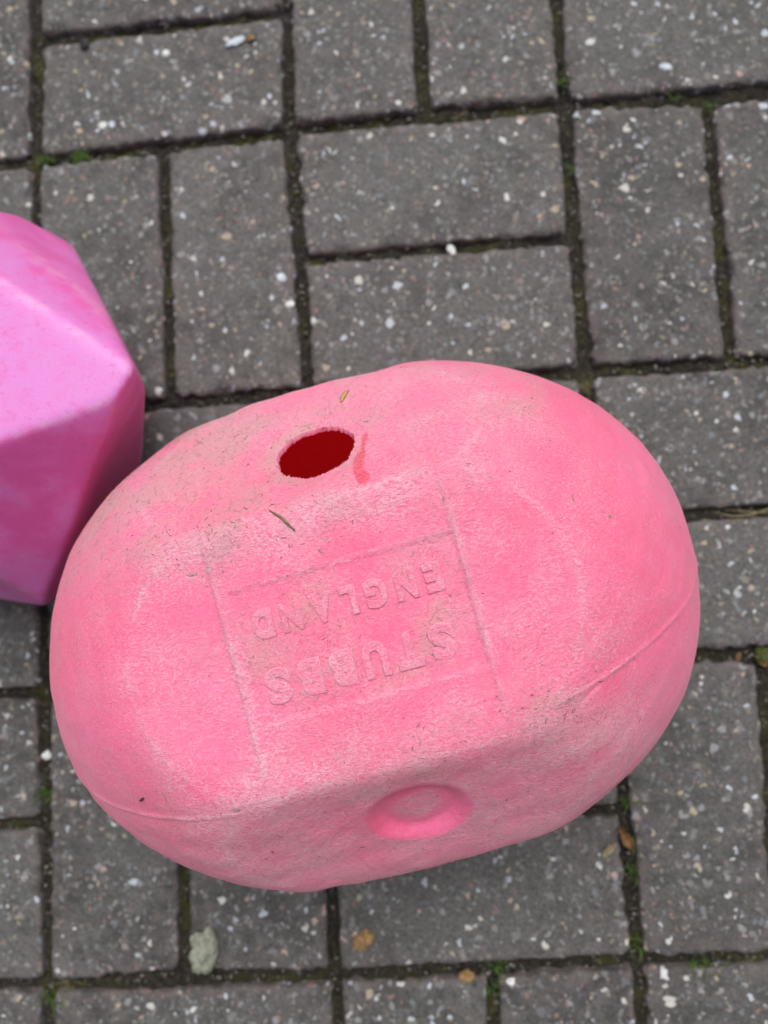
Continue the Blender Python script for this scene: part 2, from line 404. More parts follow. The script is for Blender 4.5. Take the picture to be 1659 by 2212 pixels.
PAVERS = [   # corners TL, TR, BR, BL of each joint-to-joint slot, metres
    (-0.2066, 0.3081, -0.0013, 0.3078, -0.0003, 0.2048, -0.2049, 0.2061), (-0.2049, 0.2061, -0.1015, 0.2038, -0.1030, -0.0009, -0.2060, -0.0017),
    (-0.1015, 0.2038, -0.0003, 0.2048, -0.0015, -0.0023, -0.1030, -0.0009), (-0.2060, -0.0017, -0.0015, -0.0023, -0.0020, -0.1047, -0.2061, -0.1051),
    (-0.2061, -0.1051, -0.0020, -0.1047, 0.0000, -0.2062, -0.2067, -0.2057), (-0.2067, -0.2057, -0.1044, -0.2078, -0.1036, -0.4120, -0.2039, -0.4087),
    (-0.1044, -0.2078, 0.0000, -0.2062, 0.0001, -0.4154, -0.1036, -0.4120), (-0.2039, -0.4087, 0.0001, -0.4154, -0.0002, -0.5082, -0.2012, -0.5110),
    (-0.2012, -0.5110, -0.0002, -0.5082, -0.0008, -0.6204, -0.2031, -0.6157), (-0.2031, -0.6157, -0.1023, -0.6174, -0.1027, -0.8241, -0.2059, -0.8220),
    (-0.1023, -0.6174, -0.0008, -0.6204, -0.0016, -0.8217, -0.1027, -0.8241), (-0.0004, 0.4129, 0.1033, 0.4126, 0.1020, 0.2065, -0.0003, 0.2048),
    (0.1033, 0.4126, 0.2069, 0.4164, 0.2068, 0.2082, 0.1020, 0.2065), (-0.0003, 0.2048, 0.2068, 0.2082, 0.2058, 0.1009, 0.0006, 0.1003),
    (0.0006, 0.1003, 0.2058, 0.1009, 0.2027, 0.0029, -0.0015, -0.0023), (-0.0015, -0.0023, 0.1026, -0.0013, 0.1018, -0.2051, 0.0000, -0.2062),
    (0.1026, -0.0013, 0.2027, 0.0029, 0.2067, -0.2042, 0.1018, -0.2051), (0.0000, -0.2062, 0.2067, -0.2042, 0.2069, -0.3097, -0.0016, -0.3108),
    (-0.0016, -0.3108, 0.2069, -0.3097, 0.2065, -0.4151, 0.0001, -0.4154), (0.0001, -0.4154, 0.1012, -0.4213, 0.0999, -0.6166, -0.0008, -0.6204),
    (0.1012, -0.4213, 0.2065, -0.4151, 0.2060, -0.6190, 0.0999, -0.6166), (-0.0008, -0.6204, 0.2060, -0.6190, 0.2046, -0.7179, -0.0016, -0.7223),
    (-0.0016, -0.7223, 0.2046, -0.7179, 0.2049, -0.8150, -0.0016, -0.8217), (0.2080, 0.3129, 0.4117, 0.3129, 0.4123, 0.2116, 0.2068, 0.2082),
    (0.2068, 0.2082, 0.3110, 0.2170, 0.3071, 0.0059, 0.2027, 0.0029), (0.3110, 0.2170, 0.4123, 0.2116, 0.4135, 0.0021, 0.3071, 0.0059),
    (0.2027, 0.0029, 0.4135, 0.0021, 0.4117, -0.1032, 0.2071, -0.1018), (0.2071, -0.1018, 0.4117, -0.1032, 0.4113, -0.2052, 0.2067, -0.2042),
    (0.2067, -0.2042, 0.3092, -0.2051, 0.3084, -0.4140, 0.2065, -0.4151), (0.3092, -0.2051, 0.4113, -0.2052, 0.4112, -0.4124, 0.3084, -0.4140),
    (0.2065, -0.4151, 0.4112, -0.4124, 0.4119, -0.5150, 0.2065, -0.5145), (0.2065, -0.5145, 0.4119, -0.5150, 0.4123, -0.6141, 0.2060, -0.6190),
    (0.2060, -0.6190, 0.3140, -0.6177, 0.3068, -0.8054, 0.2049, -0.8150), (0.3140, -0.6177, 0.4123, -0.6141, 0.4102, -0.8156, 0.3068, -0.8054),
    (0.4123, 0.2116, 0.6194, 0.2045, 0.6183, 0.1000, 0.4140, 0.1042), (0.4140, 0.1042, 0.6183, 0.1000, 0.6204, -0.0021, 0.4135, 0.0021),
    (0.4135, 0.0021, 0.5181, -0.0065, 0.5151, -0.2072, 0.4113, -0.2052), (0.5181, -0.0065, 0.6204, -0.0021, 0.6137, -0.2065, 0.5151, -0.2072),
    (0.4113, -0.2052, 0.6137, -0.2065, 0.5981, -0.3136, 0.4161, -0.3149), (0.4161, -0.3149, 0.5981, -0.3136, 0.6130, -0.4145, 0.4112, -0.4124),
    (0.4112, -0.4124, 0.5154, -0.4161, 0.5063, -0.6135, 0.4123, -0.6141), (0.5154, -0.4161, 0.6130, -0.4145, 0.6129, -0.6147, 0.5063, -0.6135),
    (0.4123, -0.6141, 0.6129, -0.6147, 0.6152, -0.7190, 0.4106, -0.7164), (0.4106, -0.7164, 0.6152, -0.7190, 0.6166, -0.8221, 0.4102, -0.8156),
    (0.6194, 0.2045, 0.7221, 0.2048, 0.7209, -0.0029, 0.6204, -0.0021), (0.6204, -0.0021, 0.8215, -0.0027, 0.8210, -0.1058, 0.6184, -0.1060),
    (0.6184, -0.1060, 0.8210, -0.1058, 0.8198, -0.2078, 0.6137, -0.2065), (0.6137, -0.2065, 0.7124, -0.2095, 0.7133, -0.4155, 0.6130, -0.4145),
]
for q in PAVERS: paver(q)
have = [np.array(q).reshape(4, 2).mean(0) for q in PAVERS]
for i in range(-3, 5):                                   # the paving goes on past the frame
    for j in range(-3, 6):
        x0, y0, c = i * 0.206, -j * 0.206, 0.206
        if (i + j) % 2: parts = [(x0, y0, x0 + c, y0 - c / 2), (x0, y0 - c / 2, x0 + c, y0 - c)]
        else: parts = [(x0, y0, x0 + c / 2, y0 - c), (x0 + c / 2, y0, x0 + c, y0 - c)]
        for xa, ya, xb, yb in parts:
            m = np.array([(xa + xb) / 2, (ya + yb) / 2])
            if min(np.linalg.norm(m - h) for h in have) > 0.03:
                paver((xa, ya, xb, ya, xb, yb, xa, yb), detail=False)

# grit lying in the joints: one uncountable mass
def rock(seed, n=1):
    bm = bmesh.new(); bmesh.ops.create_icosphere(bm, subdivisions=n, radius=1.0)
    r = np.random.RandomState(seed)
    v = np.array([p.co[:] for p in bm.verts]); f = [[l.index for l in p.verts] for p in bm.faces]
    bm.free()
    k = r.normal(size=(5, 3)); ph = r.uniform(0, 6, 5)
    d = 1 + 0.16 * sum(np.sin(v @ k[i] * 2 + ph[i]) for i in range(5)) / 2
    return v * d[:, None], np.array(f)
GV, GF, off = [], [], 0
rocks = [rock(s) for s in range(6)]
joints = []
for q in PAVERS:
    q = np.array(q).reshape(4, 2)
    joints += [(q[i], q[(i + 1) % 4]) for i in range(4)]
for k in range(2600):
    a, b = joints[rng.randint(len(joints))]
    p = a + (b - a) * rng.rand(); d = (b - a) / np.linalg.norm(b - a)
    p = p + np.array([-d[1], d[0]]) * rng.normal(0, 0.0021)
    v, f = rocks[rng.randint(6)]
    sc = np.exp(rng.uniform(math.log(0.0004), math.log(0.0017))) * np.array([1, rng.uniform(0.6, 1), rng.uniform(0.4, 0.8)])
    th = rng.uniform(0, 6.28); R = np.array([[math.cos(th), -math.sin(th), 0], [math.sin(th), math.cos(th), 0], [0, 0, 1]])
    GV.append((v * sc) @ R.T + np.array([p[0], p[1], -0.0056 + 0.0012 * rng.rand()])); GF.append(f + off); off += len(v)
grit = link('joint_grit', mesh('joint_grit', np.concatenate(GV), np.concatenate(GF)), M_GRIT)
tag(grit, 'small grit and crumbs lying in the joints between the pavers', 'grit', kind='stuff')

# ------------------------------------------------------------------ the oval pink ball
A_, RR_, NN_, ROLL = 0.1735, 0.1355, 2.137, -0.0222
APO = [0.1160, 0.1222, 0.1280, 0.1222, 0.1160, 0.1222, 0.1280, 0.1222]   # eight moulded flats round the long axis
def base_rad(d, p=70.0, want_edge=False):
    st = np.hypot(d[:, 1], d[:, 2])
    terms = [(((np.abs(d[:, 0]) / A_) ** NN_ + (st / RR_) ** NN_) ** (-1 / NN_)) ** -p]
    for k in range(8):
        t = k * math.pi / 4 + ROLL
        dn = np.maximum(d[:, 1] * math.sin(t) + d[:, 2] * math.cos(t), 1e-6)
        terms.append((APO[k] / dn) ** -p)
    T = np.array(terms); s = T.sum(0)
    if want_edge: return s ** (-1 / p), 1 - T.max(0) / s
    return s ** (-1 / p)

def facet_frame(c):
    c = np.array(c); n = np.array([0.0, math.sin(math.copysign(math.pi / 4, c[1]) + ROLL), math.cos(math.copysign(math.pi / 4, c[1]) + ROLL)])
    u = np.array([1.0, 0, 0]); return c, u, np.cross(n, u), n
HOLE = facet_frame((0.0020, 0.0818, 0.0910))
DIMP = facet_frame((0.0042, -0.0868, 0.0860))
def local2(fr, X):
    c, u, w, n = fr; return (X - c) @ u, (X - c) @ w, (X - c) @ n
dent = sinfield(31, 14, 5, 16); ripple = sinfield(32, 24, 25, 90); micro = sinfield(33, 30, 120, 420)
def seam_d(X):
    th = np.radians(26.5 - 32 * X[:, 0])
    return X[:, 1] * np.cos(th) + X[:, 2] * np.sin(th)
def seg_d(X, a, b):
    a, b = np.array(a), np.array(b); t = np.clip(((X - a) @ (b - a)) / ((b - a) @ (b - a)), 0, 1)
    return np.linalg.norm(X - a - t[:, None] * (b - a), axis=1)
GOUGES = [((0.1231, -0.0405, 0.0912), (0.1243, -0.0400, 0.0906), 0.0012), ((0.1276, -0.0389, 0.0881), (0.1284, -0.0385, 0.0876), 0.0010), ((0.1082, -0.0451, 0.0999), (0.1092, -0.0448, 0.0993), 0.0014), ((0.1352, 0.0075, 0.0893), (0.1356, 0.0101, 0.0888), 0.0009), ((0.1155, 0.0153, 0.1039), (0.1171, 0.0160, 0.1027), 0.0010), ((0.1135, 0.0178, 0.1048), (0.1148, 0.0174, 0.1041), 0.0007), ((0.1020, 0.0257, 0.1100), (0.1026, 0.0285, 0.1094), 0.0006), ((0.1223, 0.0042, 0.1002), (0.1223, 0.0056, 0.1002), 0.0007), ((-0.0594, 0.0386, 0.1167), (-0.0557, 0.0378, 0.1167), 0.0006), ((0.1323, -0.0166, 0.0907), (0.1325, -0.0158, 0.0907), 0.0009), ((0.0662, -0.0335, 0.1152), (0.0677, -0.0380, 0.1152), 0.0006), ((-0.0666, -0.0587, 0.1115), (-0.0631, -0.0591, 0.1119), 0.0008), ((0.0821, -0.0535, 0.1094), (0.0916, -0.0488, 0.1074), 0.0009), ((-0.1250, -0.0475, 0.0875), (-0.1243, -0.0473, 0.0885), 0.0009)]
r_ = np.random.RandomState(77)
for _ in range(34):      # small nicks, mostly along the worn edges
    u = r_.uniform(-0.06, 0.10); v = r_.choice([0.046, -0.051, 0.034, -0.038]) + r_.normal(0, 0.008)
    if abs(v) < 0.026 and abs(u) < 0.045: continue
    d = r_.uniform(0, 6.28); l = r_.uniform(0.0005, 0.0022)
    z0 = float(base_rad(np.array([[u, v, 0.12]]) / math.sqrt(u * u + v * v + 0.0144))[0]) * 0.12 / math.sqrt(u * u + v * v + 0.0144)
    GOUGES.append(((u, v, z0), (u + l * math.cos(d), v + l * math.sin(d), z0), r_.uniform(0.0003, 0.0007)))
STAIN = [(0.0255, 0.0810, 0.0915), (0.0218, 0.0722, 0.1002), (0.0196, 0.0646, 0.1072), (0.0212, 0.0580, 0.1133)]

def rect_mask(x, y, x0, x1, y0, y1, s):
    return sstep(-s, s, x - x0) * sstep(-s, s, x1 - x) * sstep(-s, s, y - y0) * sstep(-s, s, y1 - y)

def disp(X, fine=True):
    """offset along the radius at base-surface points X"""
    u, v, z = X.T
    up = sstep(0.03, 0.07, z)
    o = 0.00075 * dent(X) + (0.00022 * ripple(X) if fine else 0)
    # the label panel is let in; a raised weld line runs up either side of it
    o -= 0.0006 * rect_mask(u, v, -0.0462, 0.0512, -0.0288, 0.0268, 0.0012) * up
    for uc, slope, v0, v1 in ((-0.0494, -0.006, -0.046, 0.062), (0.0516, 0.0, -0.045, 0.080)):
        o += 0.0008 * np.exp(-((u - uc - slope * v) / 0.0011) ** 2) * sstep(v0 - .004, v0 + .004, v) * sstep(v1 + .004, v1 - .004, v) * up
        # outside the lines the mould steps down a little on the shoulder facets
    sd = seam_d(X)
    fade = sstep(0.05, 0.10, np.abs(u - 0.005)) * 0.75 + 0.03
    o += 0.0006 * fade * np.exp(-(sd / 0.0009) ** 2) * sstep(0.0, 0.02, z)
    # slightly sunken far and near facets
    for fr, dep in ((HOLE, 0.0014), (DIMP, 0.0020)):
        a, b, c = local2(fr, X)
        on = (c > -0.02)
        o -= dep * np.exp(-(a / 0.060) ** 4) * np.exp(-(b / 0.034) ** 6) * on
    # between the weld lines the side facets are pressed flat, which gives the outline its corners
    side = np.abs(np.arctan2(v, z))
    o -= 0.0030 * sstep(0.95, 1.35, side) * sstep(2.3, 1.9, side) * sstep(-0.070, -0.042, u) * sstep(0.062, 0.036, u)
    a, b, c = local2(HOLE, X); rho = np.hypot(a, b)
    o -= 0.0012 * sstep(0.0260, 0.0190, rho) * (c > -0.02)
    a, b, c = local2(DIMP, X); rho = np.hypot(a, b)
    o -= (0.0042 * sstep(0.0238, 0.0155, rho)) * (c > -0.02)
    if fine:
        o += 0.00005 * micro(X) * up
        for g0, g1, w in GOUGES:
            near = np.abs(u - g0[0]) < 0.02
            o[near] -= 0.0005 * np.exp(-(seg_d(X[near], g0, g1) / w) ** 2)
    return o

N = 250
lin = np.tan(np.linspace(-math.pi / 4, math.pi / 4, N + 1))
Aq, Bq = np.meshgrid(lin, lin, indexing='ij'); Aq, Bq = Aq.ravel(), Bq.ravel(); On = np.ones_like(Aq)
i, j = np.meshgrid(np.arange(N), np.arange(N), indexing='ij'); k0 = (i * (N + 1) + j).ravel()
quad = np.c_[k0, k0 + N + 1, k0 + N + 2, k0 + 1]
D, Fq = [], []
for ax in range(3):
    for sg in (1, -1):
        c = [None] * 3; c[ax] = On * sg; c[(ax + 1) % 3] = Aq; c[(ax + 2) % 3] = Bq
        Fq.append((quad if sg > 0 else quad[:, ::-1]) + len(D) * (N + 1) ** 2); D.append(np.stack(c, 1))
D = np.concatenate(D); Fq = np.concatenate(Fq)
D = D / np.linalg.norm(D, axis=1)[:, None]
_, first, inv = np.unique(np.round(D * 1e6).astype(np.int64), axis=0, return_index=True, return_inverse=True)
D = D[first]; Fq = inv.ravel()[Fq]
rad0, edge = base_rad(D, want_edge=True)
X0 = D * rad0[:, None]
X = X0 + D * disp(X0)[:, None]

# cut the hole: ragged round contour in the far facet
ha, hb, hc = local2(HOLE, X); hphi = np.arctan2(hb, ha); hrho = np.hypot(ha, hb)
jr = np.random.RandomState(9); jk = np.arange(1, 70); jam = jr.normal(size=69) * 0.00006 * (1.0 + (jk < 9) * 2.5) / (1 + (jk / 60.0) ** 2); jph = jr.uniform(0, 6.28, 69)
def hole_r(ph):
    return 0.0186 + (np.sin(np.outer(ph, jk) + jph) * jam).sum(1)
hr = hole_r(hphi); hr[hc < -0.03] = -1
inside = hrho < hr
fin = inside[Fq]
keep = ~fin.all(1)
mixed = keep & fin.any(1)
snap = np.unique(Fq[mixed][fin[mixed]])              # inner vertices of the cut faces move out to the contour
c_, u_, w_, n_ = HOLE
ph = hphi[snap]; rr = hr[snap] * (1 + 0.0025 * jr.normal(size=len(snap)))
X[snap] = c_ + np.outer(rr * np.cos(ph), u_) + np.outer(rr * np.sin(ph), w_) + np.outer(hc[snap], n_)
F = Fq[keep]
used = np.unique(F); remap = -np.ones(len(X), int); remap[used] = np.arange(len(used))
isrim = np.zeros(len(X), bool); isrim[snap] = True
F = remap[F]; X, X0, D, edge, isrim = X[used], X0[used], D[used], edge[used], isrim[used]
# wall thickness at the rim
from collections import Counter
rimf = F[isrim[F].sum(1) >= 2]
ec = Counter()
for f in rimf:
    for a in range(4):
        p, q = int(f[a]), int(f[(a + 1) % 4])
        if isrim[p] and isrim[q]: ec[(p, q)] += 1
bnd = [(p, q) for (p, q) in ec if (q, p) not in ec]
ids = sorted({p for e in bnd for p in e}); idx = {p: len(X) + n for n, p in enumerate(ids)}
wall = X[ids] - n_ * 0.0024 + (c_ - X[ids]) * 0.02
wallF = np.array([(q, p, idx[p], idx[q]) for p, q in bnd])
nv0 = len(X)
X = np.r_[X, wall]; X0 = np.r_[X0, X0[ids]]; D = np.r_[D, D[ids]]; edge = np.r_[edge, np.zeros(len(ids))]
F = np.r_[F, wallF]

BALL_Z = -X[:, 2].min() + 0.0004
ball = bpy.data.objects.new('oval_ball', None); col.objects.link(ball)
ball.location = (0.2571, -0.3676, 0); ball.rotation_euler = (0, 0, 0.2103)
tag(ball, 'oval faded pink plastic ball with a cut hole, a round dimple and raised lettering', 'ball')

def paint(Xs, edge_):
    u, v, z = Xs.T
    n1, n2, n3 = dent(Xs * 1.7 + 0.3), ripple(Xs * 0.6 + 0.5), ripple(Xs + 1.5)
    mid = sstep(0.105, 0.05, np.abs(u - 0.005))
    sd = seam_d(Xs)
    far_crest = np.exp(-((v - 0.0470) / 0.010) ** 2) * mid * (z > 0.06)
    near_crest = np.exp(-((v + 0.0515) / 0.013) ** 2) * mid * (z > 0.06)
    near_face = sstep(-0.052, -0.065, v) * sstep(0.16, 0.09, np.abs(u))
    far_face = sstep(0.045, 0.075, v)
    a, b, c = local2(DIMP, Xs); rho = np.hypot(a, b)
    clean = sstep(0.0255, 0.022, rho) * sstep(0.007, 0.014, rho + 0.002 * n3) * (c > -0.03)
    wear = 0.42 + 0.10 * n2 + 0.42 * far_crest + 0.26 * near_crest + 0.30 * near_face + 0.12 * far_face + 0.16 * sstep(0.1, 0.5, edge_) * (0.6 + 0.4 * n3) + 0.42 * sstep(0.36, 0.49, edge_) * (0.65 + 0.35 * n3)
    wear += 0.45 * sstep(0.03, 0.08, np.abs(u)) * np.exp(-(sd / 0.0012) ** 2) * (z > 0) * (0.6 + 0.4 * n3)
    for uc, slope in ((-0.0494, -0.006), (0.0516, 0.0)):
        wear += 0.55 * np.exp(-((u - uc - slope * v) / 0.0014) ** 2) * (np.abs(v) < 0.05) * (z > 0)
    pe = rect_mask(u, v, -0.048, 0.053, -0.0305, 0.0285, 0.001) - rect_mask(u, v, -0.0455, 0.0505, -0.028, 0.026, 0.001)
    wear += 0.25 * pe * (z > 0.06)
    ends = sstep(0.085, 0.135, np.abs(u))
    wear = np.clip(wear * (1 - 0.55 * ends), 0, 1) * (1 - 0.92 * clean)
    panel = rect_mask(u, v, -0.046, 0.051, -0.029, 0.027, 0.003) * (z > 0.06)
    dirt_shade = 0.12 + 0.09 * n1 + 0.10 * n2
    dirt_shade += 0.48 * far_face * (0.40 + 0.6 * sstep(0.05, -0.05, u)) * (0.8 + 0.3 * n2) + 0.45 * far_crest * (0.5 + 0.5 * n3)
    dirt_shade += 0.30 * np.exp(-((v - 0.058) / 0.008) ** 2) * mid * sstep(0.02, -0.02, u)  # darker band past the far crest: trough shading painted in, over real dirt
    dirt_shade += 0.40 * panel * (0.75 + 0.35 * n2) + 0.75 * near_crest * sstep(-0.04, 0.04, u) * (0.7 + 0.4 * n1)
    dirt_shade += 0.28 * near_face + 0.28 * sstep(0.02, 0.055, v) * sstep(-0.01, -0.07, u)
    ha_, hb_, hc_ = local2(HOLE, Xs)
    dirt_shade += 0.7 * np.exp(-((np.hypot(ha_, hb_) - 0.0215) / 0.003) ** 2) * (hc_ > -0.03) * sstep(0.01, -0.012, ha_)
    dirt_shade = np.clip(dirt_shade * (1 - 0.5 * ends * sstep(0.06, 0.0, v)), 0, 1) * (1 - 0.95 * clean)
    st = np.zeros(len(Xs))
    for p, q, w in zip(STAIN[:-1], STAIN[1:], (0.0021, 0.0026, 0.0028)):
        st = np.maximum(st, sstep(w + 0.0003, w - 0.0003, seg_d(Xs, p, q) + 0.0003 * n3))
    go = np.zeros(len(Xs))
    for g0, g1, w in GOUGES:
        go = np.maximum(go, np.exp(-(seg_d(Xs, g0, g1) / w) ** 2))
    return wear, dirt_shade, st, go

def put_attrs(me, vals):
    for nm, a in zip(('wear', 'dirt_shade', 'stain', 'gouge'), vals):
        at = me.attributes.new(nm, 'FLOAT', 'POINT'); at.data.foreach_set('value', np.asarray(a, np.float32))

me = bpy.data.meshes.new('shell')
me.vertices.add(len(X)); me.vertices.foreach_set('co', X.astype(np.float32).ravel())
me.loops.add(F.size); me.loops.foreach_set('vertex_index', F.astype(np.int32).ravel())
me.polygons.add(len(F)); me.polygons.foreach_set('loop_start', np.arange(0, F.size, 4, dtype=np.int32))
me.update(calc_edges=True); me.validate()
vals = list(paint(X, edge))
for a in vals[:2] + vals[3:]: a[nv0:] = 0
wear_v = vals[0]
put_attrs(me, vals)
shell = link('shell', me, M_PINK, ball)
shell.location = (0, 0, BALL_Z)

def surf_z(u, v, fine=False):
    u, v = np.broadcast_arrays(np.asarray(u, float), np.asarray(v, float)); u, v = u.ravel(), v.ravel()
    lo, hi = np.full(len(u), 0.02), np.full(len(u), 0.15)
    for _ in range(24):
        m = (lo + hi) / 2; L = np.c_[u, v, m]; n = np.linalg.norm(L, axis=1); d = L / n[:, None]
        r = base_rad(d); ins = n < r + disp(d * r[:, None], fine)
        lo, hi = np.where(ins, m, lo), np.where(ins, hi, m)
    return (lo + hi) / 2

# raised letters: each one a piece of the shell (they face the far side)
def letter(ch, size, x, base, maxw):
    cu = bpy.data.curves.new('letter', 'FONT'); cu.body = ch; cu.size = 1.0
    cu.extrude = 0.004; cu.bevel_depth = 0.045; cu.bevel_resolution = 3; cu.resolution_u = 6; cu.offset = 0.02
    ob = bpy.data.objects.new('letter', cu); col.objects.link(ob)
    dg = bpy.context.evaluated_depsgraph_get()
    lm = bpy.data.meshes.new_from_object(ob.evaluated_get(dg))
    bpy.data.objects.remove(ob); bpy.data.curves.remove(cu)
    bm = bmesh.new(); bm.from_mesh(lm)
    bmesh.ops.remove_doubles(bm, verts=bm.verts, dist=1e-4)
    bmesh.ops.triangulate(bm, faces=bm.faces)
    bmesh.ops.subdivide_edges(bm, edges=[e for e in bm.edges if e.calc_length() > 0.15], cuts=2)
    bmesh.ops.triangulate(bm, faces=bm.faces)
    bm.to_mesh(lm); bm.free()
    n = len(lm.vertices); co = np.zeros(n * 3); lm.vertices.foreach_get('co', co); co = co.reshape(n, 3)
    x0, x1 = co[:, 0].min(), co[:, 0].max(); y0, y1 = co[:, 1].min(), co[:, 1].max()
    tx = x + (co[:, 0] - (x0 + x1) / 2) / (x1 - x0) * maxw
    ty = base + (co[:, 1] - y0) / (y1 - y0) * size
    uu, vv = -tx, -ty
    zz = surf_z(uu, vv, False) + (co[:, 2] / 0.049) * 0.00060 + 0.00016
    lm.vertices.foreach_set('co', np.c_[uu, vv, zz].astype(np.float32).ravel()); lm.update()
    Xl = np.c_[uu, vv, zz]; w, d, s, g = paint(Xl, np.zeros(n))
    top = co[:, 2] > 0.044
    put_attrs(lm, (np.where(top, w * 0.3 + 0.62, 1.0), np.where(top, d * 0.4, 0.0), s, g * 0))
    o = link('letter', lm, M_PINK, shell)
    nz = np.zeros(len(lm.polygons) * 3); lm.polygons.foreach_get('normal', nz)
    lm.polygons.foreach_set('use_smooth', nz.reshape(-1, 3)[:, 2] < 0.97)
    return o
def word(txt, x0, x1, base, size, widths):
    tot = sum(widths) ; gap = ((x1 - x0) - tot) / (len(txt) - 1); x = x0
    for ch, w in zip(txt, widths):
        letter(ch, size, x + w / 2, base, w); x += w + gap
word('STUBBS', -0.0396, 0.0398, 0.0072, 0.0150, [0.0105, 0.0110, 0.0106, 0.0106, 0.0106, 0.0105])
word('ENGLAND', -0.0415, 0.0388, -0.0172, 0.0124, [0.0074, 0.0088, 0.0094, 0.0068, 0.0098, 0.0088, 0.0090])

# torn plastic fibres standing off the scuffed skin: one uncountable mass
fr_ = np.random.RandomState(4)
top = np.where((X[:nv0, 2] > -0.02))[0]
pw = wear_v[top] ** 3 * (0.25 + 2.2 * sstep(0.05, 0.5, edge[top])) + 0.01
pick = fr_.choice(top, 1300, p=pw / pw.sum())
rimv = fr_.choice(np.where(isrim)[0], 160)
def slivers(points, lmin, lmax, wmin, wmax, lift):
    FV, FF = [], []
    for p in points:
        c0 = X[p]; n = D[p] * np.array([1, 1.4, 1.4]); n = n / np.linalg.norm(n)
        t = np.cross(n, fr_.normal(size=3)); t /= np.linalg.norm(t); s = np.cross(n, t)
        L = np.exp(fr_.uniform(math.log(lmin), math.log(lmax))); w = fr_.uniform(wmin, wmax); curl = fr_.uniform(-0.5, 0.5)
        b = len(FV); up = fr_.uniform(0.05, 0.45) * lift
        for q in range(4):
            f = q / 3.0
            m = c0 + t * L * f + s * curl * L * f * f + n * (0.00008 + L * up * f * f)
            ww = w * (1 - 0.8 * f)
            FV += [m - s * ww, m + s * ww, m + n * ww * 1.2]
        for q in range(3):
            a = b + q * 3
            FF += [(a, a + 3, a + 5, a + 2), (a + 2, a + 5, a + 4, a + 1), (a + 1, a + 4, a + 3, a)]
    return FV, FF
tag(link('torn_fibres', mesh('torn_fibres', *slivers(np.r_[pick, rimv], 0.0003, 0.0012, 0.00004, 0.00012, 1.0)), M_FIBRE, shell), kind='stuff')
# crumbs of dead grass and soil caught in the scuffs, thickest along the worn edges and the panel
dv = vals[1][top] ** 2 * (X[top, 2] > 0.03) * (0.35 + 1.2 * (np.abs(np.abs(X[top, 1]) - 0.046) < 0.014)) * (np.abs(X[top, 0]) < 0.11) + 0.002
dpick = fr_.choice(top, 460, p=dv / dv.sum())
tag(link('stuck_crumbs', mesh('stuck_crumbs', *slivers(dpick, 0.0004, 0.0030, 0.00009, 0.00026, 0.12)), M_CRUMB, shell), kind='stuff')

# ------------------------------------------------------------------ the faceted magenta ball beside it
CEN = np.array([0.0429, -0.2507, 0.1000])
PL = [((0,0,1.),.103), ((0.50,0.68,0.54),0.1190), ((0.613,0.741,0.275),0.1120), ((0.8824,0.4175,-0.2169),0.0835), ((0.8127,-0.5159,-0.2711),0.062), ((0.2352,-0.8221,0.5185),0.0830), ((-0.3316,-0.883,0.3323),0.0830), ((0,0,-1.0),.1), ((-0.10,0.92,0.38),0.135), ((-0.80,0.42,0.42),0.125), ((-0.82,-0.40,0.40),0.120), ((-0.15,0.85,-0.5),0.115), ((-0.80,0.45,-0.40),0.122), ((-0.75,-0.50,-0.43),0.118), ((0.15,-0.90,-0.42),0.100), ((.912,0,-.41),.071)]
N2 = 90
lin = np.tan(np.linspace(-math.pi / 4, math.pi / 4, N2 + 1))
Aq, Bq = np.meshgrid(lin, lin, indexing='ij'); Aq, Bq = Aq.ravel(), Bq.ravel(); On = np.ones_like(Aq)
i, j = np.meshgrid(np.arange(N2), np.arange(N2), indexing='ij'); k0 = (i * (N2 + 1) + j).ravel()
quad = np.c_[k0, k0 + N2 + 1, k0 + N2 + 2, k0 + 1]
D2, F2 = [], []
for ax in range(3):
    for sg in (1, -1):
        c = [None] * 3; c[ax] = On * sg; c[(ax + 1) % 3] = Aq; c[(ax + 2) % 3] = Bq
        F2.append((quad if sg > 0 else quad[:, ::-1]) + len(D2) * (N2 + 1) ** 2); D2.append(np.stack(c, 1))
D2 = np.concatenate(D2); F2 = np.concatenate(F2); D2 = D2 / np.linalg.norm(D2, axis=1)[:, None]
_, first, inv = np.unique(np.round(D2 * 1e6).astype(np.int64), axis=0, return_index=True, return_inverse=True)
D2 = D2[first]; F2 = inv.ravel()[F2]
T2 = []
for nrm, dd in PL:
    nrm = np.array(nrm) / np.linalg.norm(nrm)
    T2.append((dd / np.maximum(D2 @ nrm, 1e-4)) ** -66.0)
T2 = np.array(T2); s2 = T2.sum(0); r2 = s2 ** (-1 / 66.0); e2 = 1 - T2.max(0) / s2
X2 = D2 * (r2 + 0.0006 * dent(D2 * 0.1 + 2))[:, None]
fm = mesh('faceted_ball', X2, F2)
at = fm.attributes.new('wear', 'FLOAT', 'POINT'); at.data.foreach_set('value', np.clip(sstep(0.08, 0.5, e2) * (0.6 + 0.4 * ripple(X2)), 0, 1).astype(np.float32))
facet_pale = np.array([0.85, 0.55, -0.1, 0.2, 0.1, 0.30, 0.42, 0, 0.5, 0.5, 0.4, 0, 0, 0, 0, 0.1]); wgt = T2 / s2  # pale mix set facet by facet, strongest on the top one
at = fm.attributes.new('facet_pale', 'FLOAT', 'POINT'); at.data.foreach_set('value', (facet_pale @ wgt).astype(np.float32))
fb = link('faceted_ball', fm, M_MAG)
fb.location = (CEN[0], CEN[1], -X2[:, 2].min() + 0.0004)
tag(fb, 'glossy magenta plastic ball with flat facets and rounded edges', 'ball')

